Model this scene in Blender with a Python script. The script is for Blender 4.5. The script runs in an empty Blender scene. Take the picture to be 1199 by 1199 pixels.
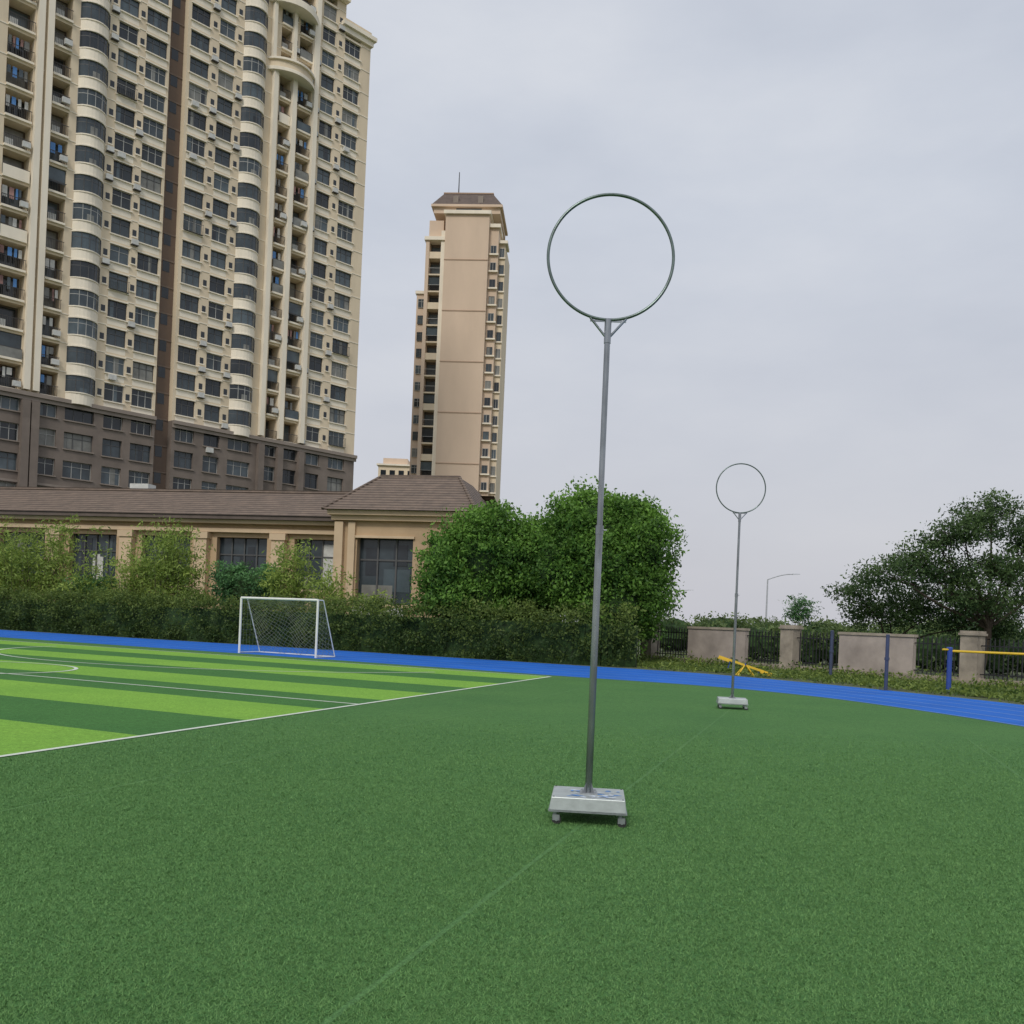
import bpy, math, random
import numpy as np
from mathutils import Vector, Matrix
random.seed(7); rng=np.random.default_rng(7)
scene=bpy.context.scene
R=math.radians

# ------------------------------------------------------------ materials
def new_mat(name):
    m=bpy.data.materials.new(name); m.use_nodes=True
    nt=m.node_tree; b=nt.nodes['Principled BSDF']
    return m,nt,b
def N(nt,t,**k):
    n=nt.nodes.new(t)
    for a,v in k.items(): setattr(n,a,v)
    return n
def coords(nt,scale=(1,1,1)):
    tc=N(nt,'ShaderNodeTexCoord'); mp=N(nt,'ShaderNodeMapping')
    mp.inputs['Scale'].default_value=scale
    nt.links.new(tc.outputs['Object'],mp.inputs['Vector']); return mp.outputs['Vector']
def noise(nt,vec,scale,detail=4,rough=.6):
    n=N(nt,'ShaderNodeTexNoise'); n.inputs['Scale'].default_value=scale
    n.inputs['Detail'].default_value=detail; n.inputs['Roughness'].default_value=rough
    nt.links.new(vec,n.inputs['Vector']); return n.outputs['Fac']
def ramp(nt,fac,stops):
    r=N(nt,'ShaderNodeValToRGB'); e=r.color_ramp.elements
    while len(e)<len(stops): e.new(.5)
    for i,(p,c) in enumerate(stops):
        e[i].position=p; e[i].color=(c[0],c[1],c[2],1)
    nt.links.new(fac,r.inputs['Fac']); return r.outputs['Color']
def mixc(nt,fac,a,b,mode='MIX'):
    m=N(nt,'ShaderNodeMixRGB',blend_type=mode)
    for s,x in ((0,fac),(1,a),(2,b)):
        if isinstance(x,(int,float)): m.inputs[s].default_value=x
        elif isinstance(x,tuple): m.inputs[s].default_value=(x[0],x[1],x[2],1)
        else: nt.links.new(x,m.inputs[s])
    return m.outputs[0]
def mul(c,k): return tuple(x*k for x in c)
def simple(name,col,rough=.7,var=.15,scale=3,stretch=(1,1,1),bump=0,bscale=40,metal=0,spec=.5):
    m,nt,b=new_mat(name)
    v=coords(nt,stretch)
    f=noise(nt,v,scale,6)
    c=ramp(nt,f,[(.3,mul(col,1-var)),(.7,mul(col,1+var))])
    nt.links.new(c,b.inputs['Base Color'])
    b.inputs['Roughness'].default_value=rough; b.inputs['Metallic'].default_value=metal
    b.inputs['Specular IOR Level'].default_value=spec
    if bump:
        bp=N(nt,'ShaderNodeBump'); bp.inputs['Strength'].default_value=bump; bp.inputs['Distance'].default_value=.01
        nt.links.new(noise(nt,coords(nt),bscale,3),bp.inputs['Height']); nt.links.new(bp.outputs[0],b.inputs['Normal'])
    return m
def turf_mat(name,col,var=.45):
    m,nt,b=new_mat(name); v=coords(nt)
    fine=noise(nt,v,120,3,.8); mid=noise(nt,v,30,3,.7); big=noise(nt,v,.45,4,.6); fib=noise(nt,v,9,5,.85)
    c=ramp(nt,fine,[(.3,mul(col,1-var)),(.5,col),(.72,mul(col,1+var*1.1))])
    c2=ramp(nt,mid,[(.32,(.80,.80,.80)),(.68,(1.2,1.2,1.16))])
    c=mixc(nt,1.0,c,c2,'MULTIPLY')
    c2=ramp(nt,fib,[(.36,(.84,.84,.84)),(.64,(1.16,1.16,1.14))])
    c=mixc(nt,1.0,c,c2,'MULTIPLY')
    c3=ramp(nt,big,[(.3,(.88,.92,.92)),(.7,(1.10,1.07,1.03))])
    c=mixc(nt,1.0,c,c3,'MULTIPLY')
    nt.links.new(c,b.inputs['Base Color'])
    b.inputs['Roughness'].default_value=.9; b.inputs['Specular IOR Level'].default_value=.12
    bp=N(nt,'ShaderNodeBump'); bp.inputs['Strength'].default_value=.6; bp.inputs['Distance'].default_value=.012
    nt.links.new(fine,bp.inputs['Height']); nt.links.new(bp.outputs[0],b.inputs['Normal'])
    return m
def leaf_mat(name,dark,light,ns=.8,trl=.35):
    m,nt,b=new_mat(name)
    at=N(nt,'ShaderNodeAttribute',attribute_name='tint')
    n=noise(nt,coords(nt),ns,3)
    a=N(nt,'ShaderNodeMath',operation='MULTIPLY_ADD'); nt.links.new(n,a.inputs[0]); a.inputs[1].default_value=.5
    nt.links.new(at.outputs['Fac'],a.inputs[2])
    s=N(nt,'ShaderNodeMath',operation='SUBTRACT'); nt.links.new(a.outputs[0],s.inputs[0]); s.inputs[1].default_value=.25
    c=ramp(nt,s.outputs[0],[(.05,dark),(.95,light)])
    nt.links.new(c,b.inputs['Base Color']); b.inputs['Roughness'].default_value=.55
    b.inputs['Specular IOR Level'].default_value=.3
    if trl>0:
        tr=N(nt,'ShaderNodeBsdfTranslucent'); nt.links.new(c,tr.inputs['Color'])
        mx=N(nt,'ShaderNodeMixShader'); mx.inputs[0].default_value=trl
        out=nt.nodes['Material Output']
        nt.links.new(b.outputs[0],mx.inputs[1]); nt.links.new(tr.outputs[0],mx.inputs[2]); nt.links.new(mx.outputs[0],out.inputs['Surface'])
    else:
        b.inputs['Roughness'].default_value=.8; b.inputs['Specular IOR Level'].default_value=.1
    return m

M={}
M['turf']=turf_mat('turf_dark',(.084,.196,.064))
M['seam']=turf_mat('turf_seam',(.105,.225,.082))
M['tlight']=turf_mat('turf_light',(.215,.42,.070),.35)
M['tdark']=turf_mat('turf_mid',(.070,.190,.056),.35)
M['Lturf']=leaf_mat('turf_fibre',(.092,.196,.066),(.185,.350,.120),3,0)
M['line']=simple('line_paint',(.66,.72,.62),.8,.15,20,bump=.5,bscale=90)
M['ground']=simple('soil_grass',(.085,.105,.045),.95,.5,1.2,bump=.8,bscale=12)
M['track']=simple('track_blue',(.012,.135,.56),.8,.14,.5,bump=.3,bscale=120,spec=.25)
M['laneline']=simple('lane_line',(.20,.34,.64),.8,.1,5)
M['cream']=simple('cream_wall',(.74,.62,.45),.85,.12,.35,(1,1,.25))
M['trim']=simple('pale_trim',(.86,.78,.64),.8,.10,.5,(1,1,.3))
M['brownst']=simple('brown_stone',(.20,.15,.12),.85,.15,.5)
M['darkstrip']=simple('dark_strip',(.17,.12,.09),.85,.12,.4,(1,1,.2))
M['lowstone']=simple('grey_stone',(.19,.155,.13),.8,.2,.5)
M['lowtrim']=simple('grey_trim',(.27,.225,.19),.8,.12,.6)
M['glassA']=simple('glass_dark',(.022,.028,.034),.12,.3,.7)
M['glassB']=simple('glass_blue',(.075,.10,.115),.15,.3,.7)
M['glassC']=simple('glass_curtain',(.20,.20,.18),.3,.3,.9)
M['glassD']=simple('glass_mid',(.045,.06,.07),.15,.3,.7)
M['frame']=simple('window_frame',(.09,.09,.09),.5,.1,3)
M['framel']=simple('window_frame_light',(.40,.40,.38),.5,.1,3)
M['rail']=simple('railing',(.06,.055,.05),.5,.1,3)
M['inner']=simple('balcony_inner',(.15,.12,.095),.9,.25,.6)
M['ac']=simple('ac_white',(.58,.58,.55),.6,.15,3)
M['cloth']=simple('laundry',(.32,.19,.17),.9,.6,.8)
M['salmon']=simple('salmon_wall',(.67,.52,.39),.85,.07,.25,(1,1,.3))
M['salmond']=simple('salmon_line',(.44,.31,.22),.85,.06,.4)
M['mansard']=simple('mansard_brown',(.13,.10,.085),.8,.2,1.5)
M['club']=simple('club_wall',(.50,.36,.22),.85,.12,.5)
M['clubtrim']=simple('club_trim',(.62,.47,.31),.85,.10,.5)
M['wallpanel']=simple('wall_panel',(.38,.325,.285),.9,.25,1.0,bump=.4,bscale=30)
M['wallpil']=simple('wall_pillar',(.33,.285,.225),.9,.3,2.0,bump=.4,bscale=30)
M['iron']=simple('black_iron',(.014,.014,.016),.5,.2,3)
M['white']=simple('white_paint',(.78,.78,.76),.4,.06,4)
M['net']=simple('net_cord',(.26,.28,.22),.9,.1,4)
M['yellow']=simple('yellow_paint',(.72,.48,.03),.45,.1,4)
M['bluep']=simple('blue_paint',(.03,.07,.32),.45,.15,4)
M['slate']=simple('post_greyblue',(.05,.065,.12),.5,.15,4)
M['galv']=simple('galvanised_steel',(.38,.40,.42),.4,.22,14,(1,1,.3),metal=.7)
M['pole']=simple('pole_steel',(.29,.31,.325),.24,.34,10,(1,1,.25),metal=.9)
M['ringst']=simple('ring_steel',(.15,.19,.175),.30,.25,10,metal=.8)
M['steel']=simple('stainless_sheet',(.47,.51,.50),.42,.14,9,metal=.45,bump=.15,bscale=25)
M['film']=simple('blue_film',(.10,.27,.60),.6,.4,30)
M['filmw']=simple('white_film',(.62,.68,.74),.6,.1,30)
M['rubber']=simple('rubber',(.03,.03,.03),.7,.2,10)
M['lampgrey']=simple('lamp_grey',(.45,.47,.5),.5,.1,3)
M['bark']=simple('bark',(.055,.042,.030),.95,.35,6,(1,1,.3),bump=.8,bscale=20)
M['leafshade']=simple('foliage_inner_shade',(.024,.055,.013),.95,.6,5,bump=1,bscale=6)  # dark colour painted in for the shade inside dense foliage
M['Lficus']=leaf_mat('leaf_ficus',(.042,.110,.018),(.21,.40,.065))
M['Lhedge']=leaf_mat('leaf_hedge',(.032,.070,.017),(.185,.255,.055),.5)
M['Lbamboo']=leaf_mat('leaf_bamboo',(.110,.190,.034),(.43,.54,.12),.5)
M['Lshrub']=leaf_mat('leaf_shrub',(.035,.10,.04),(.15,.32,.11),.6)
M['Lright']=leaf_mat('leaf_albizia',(.030,.070,.024),(.125,.200,.065),.5)
M['Lfar']=leaf_mat('leaf_far',(.045,.085,.030),(.17,.24,.08),.2)
M['Lweed']=leaf_mat('leaf_weed',(.060,.115,.025),(.28,.36,.08),.8)
def roof_mat():
    m,nt,b=new_mat('roof_tiles'); v=coords(nt)
    w=N(nt,'ShaderNodeTexWave',wave_type='BANDS',bands_direction='Z'); w.inputs['Scale'].default_value=1.6; w.inputs['Distortion'].default_value=.3
    nt.links.new(v,w.inputs['Vector'])
    c=ramp(nt,w.outputs['Fac'],[(.1,(.10,.074,.058)),(.6,(.20,.155,.125))])
    n=ramp(nt,noise(nt,v,1.5,6,.7),[(.3,(.7,.7,.7)),(.7,(1.25,1.2,1.15))])
    c=mixc(nt,1.0,c,n,'MULTIPLY'); nt.links.new(c,b.inputs['Base Color']); b.inputs['Roughness'].default_value=.8
    bp=N(nt,'ShaderNodeBump'); bp.inputs['Distance'].default_value=.05; nt.links.new(w.outputs['Fac'],bp.inputs['Height']); nt.links.new(bp.outputs[0],b.inputs['Normal'])
    return m
M['roof']=roof_mat()

# ------------------------------------------------------------ mesh builder
def group(name,loc):
    e=bpy.data.objects.new(name,None); e.location=loc; e.empty_display_size=.5
    scene.collection.objects.link(e); return e
def attach(o,parent):
    if parent is not None:
        o.parent=parent; o.matrix_parent_inverse=Matrix.Translation(-Vector(parent.location))
class MB:
    def __init__(s): s.v=[]; s.f=[]; s.m=[]; s.mats=[]
    def mi(s,k):
        if k not in s.mats: s.mats.append(k)
        return s.mats.index(k)
    def poly(s,pts,k):
        i=len(s.v); s.v+= [tuple(p) for p in pts]; s.f.append(tuple(range(i,i+len(pts)))); s.m.append(s.mi(k))
    def hexa(s,c,k):
        i=len(s.v); s.v+=[tuple(p) for p in c]; a=s.mi(k)
        for q in ((0,3,2,1),(4,5,6,7),(0,1,5,4),(1,2,6,5),(2,3,7,6),(3,0,4,7)):
            s.f.append(tuple(i+j for j in q)); s.m.append(a)
    def fbox(s,F,t0,t1,o0,o1,z0,z1,k):
        O,d,n=F
        def P(t,o,z): return (O[0]+d[0]*t+n[0]*o,O[1]+d[1]*t+n[1]*o,z)
        s.hexa([P(t0,o0,z0),P(t1,o0,z0),P(t1,o1,z0),P(t0,o1,z0),P(t0,o0,z1),P(t1,o0,z1),P(t1,o1,z1),P(t0,o1,z1)],k)
    def tube(s,p0,p1,r0,r1,k,n=10,cap=True):
        p0=Vector(p0); p1=Vector(p1); d=(p1-p0).normalized()
        a=d.orthogonal().normalized(); b=d.cross(a); i=len(s.v); mi=s.mi(k)
        for p,r in ((p0,r0),(p1,r1)):
            for j in range(n):
                q=p+a*(r*math.cos(2*math.pi*j/n))+b*(r*math.sin(2*math.pi*j/n)); s.v.append(tuple(q))
        for j in range(n):
            s.f.append((i+j,i+(j+1)%n,i+n+(j+1)%n,i+n+j)); s.m.append(mi)
        if cap:
            s.f.append(tuple(i+n-1-j for j in range(n))); s.m.append(mi)
            s.f.append(tuple(i+n+j for j in range(n))); s.m.append(mi)
    def torus(s,c,r,tr,ax,k,n=96,m=12):
        c=Vector(c); u=Vector(ax[0]).normalized(); w=Vector(ax[1]).normalized(); nn=u.cross(w); i=len(s.v); mi=s.mi(k)
        for a in range(n):
            A=2*math.pi*a/n; rd=u*math.cos(A)+w*math.sin(A)
            for b in range(m):
                B=2*math.pi*b/m; s.v.append(tuple(c+rd*(r+tr*math.cos(B))+nn*(tr*math.sin(B))))
        for a in range(n):
            for b in range(m):
                s.f.append((i+a*m+b,i+((a+1)%n)*m+b,i+((a+1)%n)*m+(b+1)%m,i+a*m+(b+1)%m)); s.m.append(mi)
    def arc(s,F,t0,t1,dep,z0,z1,k,K=8,base=0.0,cap=True):
        O,d,n=F; i=len(s.v); mi=s.mi(k)
        def P(t,o,z): return (O[0]+d[0]*t+n[0]*o,O[1]+d[1]*t+n[1]*o,z)
        for z in (z0,z1):
            for j in range(K+1):
                x=j/K; s.v.append(P(t0+(t1-t0)*x,base+dep*(math.sin(math.pi*x)**.7),z))
        for j in range(K):
            s.f.append((i+j,i+j+1,i+K+1+j+1,i+K+1+j)); s.m.append(mi)
        if cap:
            s.f.append(tuple(i+K-j for j in range(K+1))); s.m.append(mi)
            s.f.append(tuple(i+K+1+j for j in range(K+1))); s.m.append(mi)
    def build(s,name,parent=None,smooth=False,bevel=0):
        me=bpy.data.meshes.new(name); me.from_pydata(s.v,[],s.f); 
        for k in s.mats: me.materials.append(M[k])
        me.polygons.foreach_set('material_index',s.m)
        if smooth: me.polygons.foreach_set('use_smooth',[True]*len(s.f))
        me.update(); o=bpy.data.objects.new(name,me); scene.collection.objects.link(o)
        attach(o,parent)
        if bevel:
            b=o.modifiers.new('bevel','BEVEL'); b.width=bevel; b.segments=2; b.limit_method='ANGLE'
        if smooth:
            try:
                me.set_sharp_from_angle(angle=R(40))
            except Exception: pass
        return o

def fastmesh(name,V,nv,tint,mat,parent):
    n=len(V)//nv
    me=bpy.data.meshes.new(name); me.vertices.add(nv*n); me.vertices.foreach_set('co',V.astype(np.float32).ravel())
    me.loops.add(nv*n); me.loops.foreach_set('vertex_index',np.arange(nv*n,dtype=np.int32))
    me.polygons.add(n); me.polygons.foreach_set('loop_start',np.arange(0,nv*n,nv,dtype=np.int32))
    me.update(calc_edges=True)
    at=me.attributes.new('tint','FLOAT','FACE'); at.data.foreach_set('value',np.clip(tint,0,1).astype(np.float32))
    me.materials.append(M[mat]); o=bpy.data.objects.new(name,me); scene.collection.objects.link(o); attach(o,parent); return o
def leaves(name,P,size,aspect,tint,mat,parent=None,up=0.0):
    n=len(P); P=np.asarray(P)
    a=rng.normal(size=(n,3)); a[:,2]+=up; a/=np.linalg.norm(a,axis=1)[:,None]
    b=rng.normal(size=(n,3)); b=np.cross(a,b); b/=np.linalg.norm(b,axis=1)[:,None]
    L=(size*rng.uniform(.6,1.35,n))[:,None]; W=L*aspect
    V=np.stack([P-a*L,P+b*W-a*L*.1,P+a*L,P-b*W-a*L*.1],1).reshape(-1,3)
    return fastmesh(name,V,4,tint,mat,parent)
def sph(n):
    a=rng.normal(size=(n,3)); return a/np.linalg.norm(a,axis=1)[:,None]
def clumps(blobs,ncl,per,csz,shell=.75):
    w=np.array([b[3]*b[4]*b[5] for b in blobs])**(2/3); w/=w.sum()
    P=[];T=[]
    for bi,b in enumerate(blobs):
        k=max(2,int(ncl*w[bi])); dirs=sph(k)
        rad=shell+(1-shell)*rng.uniform(-.6,1.2,k)
        C=np.array(b[:3])+dirs*np.array(b[3:6])*rad[:,None]
        C[:,2]=np.maximum(C[:,2],.15)
        for c,dr in zip(C,dirs):
            m=int(per*rng.uniform(.5,1.5)); s=csz*rng.uniform(.6,1.4)
            q=np.clip(rng.normal(size=(m,3)),-1.9,1.9)*s*np.array([1,1,.65]); P.append(c+q)
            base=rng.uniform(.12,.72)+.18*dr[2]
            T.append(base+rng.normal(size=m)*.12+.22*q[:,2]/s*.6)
    return np.concatenate(P),np.concatenate(T)
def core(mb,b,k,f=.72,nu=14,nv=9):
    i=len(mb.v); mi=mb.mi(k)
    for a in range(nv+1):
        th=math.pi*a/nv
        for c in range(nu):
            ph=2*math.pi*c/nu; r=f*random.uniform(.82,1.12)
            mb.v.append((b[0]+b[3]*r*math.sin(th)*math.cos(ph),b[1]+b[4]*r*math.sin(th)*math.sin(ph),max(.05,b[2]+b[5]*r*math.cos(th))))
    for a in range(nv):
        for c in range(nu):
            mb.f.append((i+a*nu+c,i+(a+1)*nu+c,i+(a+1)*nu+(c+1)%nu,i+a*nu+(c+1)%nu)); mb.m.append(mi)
def limb(mb,p0,p1,r0,r1,k='bark',seg=5,wob=.12):
    p0=Vector(p0);p1=Vector(p1); prev=p0; L=(p1-p0).length
    for j in range(1,seg+1):
        x=j/seg; q=p0.lerp(p1,x)
        if j<seg: q+=Vector((random.uniform(-1,1),random.uniform(-1,1),random.uniform(-.3,.3)))*wob*L*.25
        mb.tube(prev,q,r0+(r1-r0)*(j-1)/seg,r0+(r1-r0)*x,k,8); prev=q

# ------------------------------------------------------------ ground, turf, track, field
g=MB(); g.poly([(-3000,-3000,-.02),(3000,-3000,-.02),(3000,3000,-.02),(-3000,3000,-.02)],'ground'); g.build('ground')
inner=[(-60,62),(-45,53.5),(-22.6,41.8),(-9.5,35.1),(1.1,29.3),(5.1,27.3),(7.3,25.2),(8.7,22.4),(9.9,17.4),(10.5,10),(10.6,0),(10.6,-22)]
outer=[(-70,77),(-50,65.5),(-28.5,53.0),(-12.0,45.0),(2.0,37.8),(6.8,35.2),(9.5,32.0),(11.3,29.0),(13.5,23.7),(14.9,13),(15.2,0),(15.2,-22)]
def catmull(P,k=10):
    P=[np.array(p,float) for p in P]; P=[2*P[0]-P[1]]+P+[2*P[-1]-P[-2]]; out=[]
    for i in range(1,len(P)-2):
        for j in range(k):
            t=j/k; out.append(.5*((2*P[i])+(-P[i-1]+P[i+1])*t+(2*P[i-1]-5*P[i]+4*P[i+1]-P[i+2])*t*t+(-P[i-1]+3*P[i]-3*P[i+1]+P[i+2])*t**3))
    out.append(P[-2]); return np.array(out)
ci=catmull(inner); co=catmull(outer)
T0=np.array([-5.08,9.42]); td=np.array([.3155,.949]); nd=np.array([-.9115,.4112])
def strip(mb,pts,w,z,k,closed=False):
    pts=[np.array(p,float) for p in pts]; n=len(pts); L=[];Rr=[]
    for i in range(n):
        a=pts[i-1] if (i>0 or closed) else pts[i]; b=pts[(i+1)%n] if (i<n-1 or closed) else pts[i]
        d=b-a; d/=np.linalg.norm(d)+1e-9; nn=np.array([-d[1],d[0]])*w/2
        L.append(pts[i]+nn); Rr.append(pts[i]-nn)
    for i in range(n if closed else n-1):
        j=(i+1)%n; mb.poly([(*Rr[i],z),(*Rr[j],z),(*L[j],z),(*L[i],z)],k)
tg=group('artificial_turf',(0,10,0))
tm=MB()
mid=ci*.8+co*.2
tm.poly([(p[0],p[1],0) for p in mid][::-1]+[(-60,-22,0)],'turf'); tm.build('turf_sheet',tg)
sm=MB(); pn=np.array([td[1],-td[0]])
for w_,s1 in ((2.05,18.5),(6.05,14.5),(10.05,9.5)):
    strip(sm,[T0+pn*w_+td*(-14),T0+pn*w_+td*s1],.035,.002,'seam')
sm.build('roll_seams',tg)
def fibres():
    n=800000
    y=3.0+12.5*rng.random(n)**1.15
    keep=rng.random(n)<np.clip(1.0-(y-6.5)/9.0,0,1)**1.2; y=y[keep]; n=len(y)
    x=(rng.random(n)*2-1)*(.60*y+.25)
    lat=(x-T0[0])*td[1]-(y-T0[1])*td[0]
    seam=(np.abs(lat-6.05)<.014)|(np.abs(lat-10.05)<.014)|(np.abs(lat-2.05)<.014)
    k=(lat>.10)&(~seam)
    x=x[k];y=y[k];n=len(x)
    h=(.009+.0005*y)*rng.uniform(.6,1.3,n); w=.0015+.00024*y
    a=rng.uniform(0,2*np.pi,n); lx=rng.normal(size=n)*.0095; ly=rng.normal(size=n)*.0095
    b0=np.stack([x-np.cos(a)*w,y-np.sin(a)*w,np.full(n,.0003)],1); b1=np.stack([x+np.cos(a)*w,y+np.sin(a)*w,np.full(n,.0003)],1)
    t=np.stack([x+lx,y+ly,h],1); V=np.stack([b0,b1,t],1).reshape(-1,3)
    fastmesh('turf_fibres',V,3,.5+rng.normal(size=n)*.22,'Lturf',tg)
fibres()
tr=MB()
for i in range(len(ci)-1):
    tr.poly([(*ci[i],.004),(*ci[i+1],.004),(*co[i+1],.004),(*co[i],.004)],'track')
tl=MB()
for f in (.012,.2,.4,.6,.8,.988): strip(tl,ci*(1-f)+co*f,.06,.008,'laneline')
trk=group('running_track',(0,0,0)); tr.build('track_surface',trk); tl.build('lane_lines',trk)

def FP(s,w): return T0+td*s+nd*w
fg=group('soccer_field',(-10,22,0))
fm=MB()
bounds=[2.1+2.24*k for k in range(-8,9)]
for i in range(len(bounds)-1):
    k='tlight' if (i%2==1) else 'tdark'
    s0,s1=bounds[i],bounds[i+1]
    fm.poly([(*FP(s0,0),.004),(*FP(s0,36),.004),(*FP(s1,36),.004),(*FP(s1,0),.004)][::-1],k)
fm.build('mown_stripes',fg)
fl=MB()
strip(fl,[FP(-16,0),FP(20.02,0)],.085,.008,'line')
strip(fl,[FP(20.02,.05),FP(20.02,34)],.09,.009,'line')
strip(fl,[FP(7.7,.05),FP(7.7,34)],.08,.009,'line')
gc=np.array([-8.8,33.3]); arcp=[]
for a in np.linspace(R(-38),R(-192),60): arcp.append(gc+8.3*np.array([math.cos(a),math.sin(a)]))
strip(fl,arcp,.09,.010,'line')
cc=np.array([-12.9,22.0]); strip(fl,[cc+2.5*np.array([math.cos(a),math.sin(a)]) for a in np.linspace(0,2*math.pi,64)[:-1]],.09,.012,'line',True)
fl.build('painted_lines',fg)

# ------------------------------------------------------------ hoop stands
def hoop_stand(name,X,Y,rot,peel=True):
    e=group(name,(X,Y,0)); c,s=math.cos(rot),math.sin(rot); F=((X,Y),(c,s),(s,-c))
    b=MB(); w,dp=.30,.27
    def P(t,o,z): return (X+c*t+s*o,Y+s*t-c*o,z)
    b.hexa([P(-w,-dp,.115),P(w,-dp,.115),P(w,dp,.115),P(-w,dp,.115),P(-w+.012,-dp+.012,.215),P(w-.012,-dp+.012,.215),P(w-.012,dp-.012,.215),P(-w+.012,dp-.012,.215)],'steel')
    b.build('ballast_box',e,bevel=.006)
    b=MB()
    b.fbox(F,-w-.006,w+.006,-dp-.006,dp+.006,.103,.1145,'galv')
    b.fbox(F,-.07,.07,-.07,.07,.2155,.2235,'galv')
    for x in (-.052,.052):
        for y in (-.052,.052): b.tube(P(x,y,.2237),P(x,y,.238),.009,.009,'galv',6)
    for a in (0,90,180,270):
        A=R(a+45); q=(.026*math.cos(A),.026*math.sin(A)); q2=(.062*math.cos(A),.062*math.sin(A))
        b.poly([P(q[0],q[1],.224),P(q2[0],q2[1],.224),P(q[0],q[1],.31)],'galv')
    for x in (-w+.03,w-.03):
        for y in (-dp+.03,dp-.03): b.tube(P(x,y,.2151),P(x,y,.2185),.008,.007,'rubber',8)
    b.build('base_frame',e)
    if peel:
        b=MB(); R0=random.Random(5)
        for k in range(30):
            t=R0.uniform(-.15,.25); o=R0.uniform(-.1,.22); rt=R0.uniform(.012,.05); ro=R0.uniform(.008,.028); z0=.2158+.0002*k
            pts=[P(t+rt*R0.uniform(.4,1.4)*math.cos(a),o+ro*R0.uniform(.4,1.5)*math.sin(a),z0) for a in np.linspace(0,2*math.pi,12)[:-1]]
            b.poly(pts[::-1],'film' if k%2 else 'filmw')
        b.build('protective_film',e)
    b=MB()
    for x in (-w+.045,w-.045):
        for y in (-dp+.045,dp-.045):
            b.fbox(F,x-.035,x+.035,y-.03,y+.03,.094,.1025,'galv')
            b.tube(P(x,y,.094),P(x,y,.075),.014,.014,'galv',8)
            for sgn in (-1,1):
                b.fbox(F,x-.018,x+.038,y+sgn*.019-.002,y+sgn*.019+.002,.03,.075,'galv')
            b.fbox(F,x-.018,x+.038,y-.0165,y+.0165,.069,.0755,'galv')
            b.tube(P(x+.014,y-.014,.036),P(x+.014,y+.014,.036),.036,.036,'rubber',18)
            b.tube(P(x+.014,y-.0245,.036),P(x+.014,y+.0245,.036),.012,.012,'galv',10)
    b.build('casters',e)
    b=MB()
    b.tube((X,Y,.21),(X,Y,2.35),.029,.029,'pole',20)
    b.tube((X,Y,2.352),(X,Y,4.03),.0235,.0235,'pole',20)
    b.tube((X,Y,2.30),(X,Y,2.37),.033,.033,'pole',20)
    b.tube((X,Y,2.335),(X+.06,Y,2.335),.006,.006,'galv',8)
    b.build('pole',e,smooth=True)
    r=.505; zc=4.535
    b=MB(); b.torus((X,Y,zc),r,.0125,((1,0,0),(0,0,1)),'ringst'); b.build('ring',e,smooth=True)
    b=MB()
    for sg in (-1,1):
        b.tube((X+sg*.015,Y,3.89),(X+sg*.145,Y,zc-math.sqrt(r*r-.145**2)-.008),.010,.010,'pole',10)
    b.tube((X,Y,3.84),(X,Y,4.035),.028,.028,'pole',18)
    b.fbox(((X,Y),(1,0),(0,-1)),-.145,.145,-.004,.004,4.012,4.026,'pole')
    b.build('ring_bracket',e,smooth=False)
hoop_stand('hoop_stand',.672,7.57,R(-5))
hoop_stand('hoop_stand.001',4.59,19.33,R(-9),False)

# ------------------------------------------------------------ goal
def goal():
    A=Vector((-10.4,36.0,0)); B=Vector((-7.13,34.4,0)); bk=Vector((.38,.92,0)).normalized(); up=Vector((0,0,1)); H=2.12
    e=group('soccer_goal',(A+B)/2); m=MB(); r=.045
    m.tube(A,A+up*H,r,r,'white',12); m.tube(B,B+up*H,r,r,'white',12); m.tube(A+up*H,B+up*H,r,r,'white',12)
    D=1.25
    for p in (A,B):
        m.tube(p+up*H,p+up*H+bk*.35,.022,.022,'white',8); m.tube(p+up*H+bk*.35,p+bk*D+up*.03,.022,.022,'white',8)
        m.tube(p+up*.03,p+bk*D+up*.03,.022,.022,'white',8)
    m.tube(A+bk*D+up*.03,B+bk*D+up*.03,.022,.022,'white',8); m.build('frame',e,smooth=True)
    n=MB(); W=(B-A).length; ux=(B-A)/W
    prof=[(.0,H-.03),(.35,H-.12),(.55,1.5),(.85,.8),(D,.05)]
    def pr(x):
        x*=4; i=min(3,int(x)); f=x-i; return prof[i][0]*(1-f)+prof[i+1][0]*f, prof[i][1]*(1-f)+prof[i+1][1]*f
    cols=18; rows=15
    G=[[None]*(rows+1) for _ in range(cols+1)]
    for i in range(cols+1):
        for j in range(rows+1):
            y,z=pr(j/rows); sag=.30*abs(math.sin(math.pi*i/cols*2))*math.sin(math.pi*j/rows)+random.uniform(0,.03)
            G[i][j]=A+ux*(W*i/cols+.06*math.sin(j*.9))+bk*(y+.05*math.sin(i*1.3+j*.7))+up*max(.02,z-sag*.8)
    for i in range(cols):
        for j in range(rows):
            n.tube(G[i][j],G[i+1][j+1],.0055,.0055,'net',3,False); n.tube(G[i+1][j],G[i][j+1],.0055,.0055,'net',3,False)
    for p in (A,B):
        for j in range(10):
            z=.1+j*.2; y=D-(D-.35)*z/H
            n.tube(p+up*z,p+up*z+bk*y,.004,.004,'net',3,False)
        for j in range(1,6):
            y=j*.2; z=min(H,H*(D-y)/(D-.35)); n.tube(p+bk*y+up*.02,p+bk*y+up*z,.004,.004,'net',3,False)
    n.build('net',e)
goal()

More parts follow.
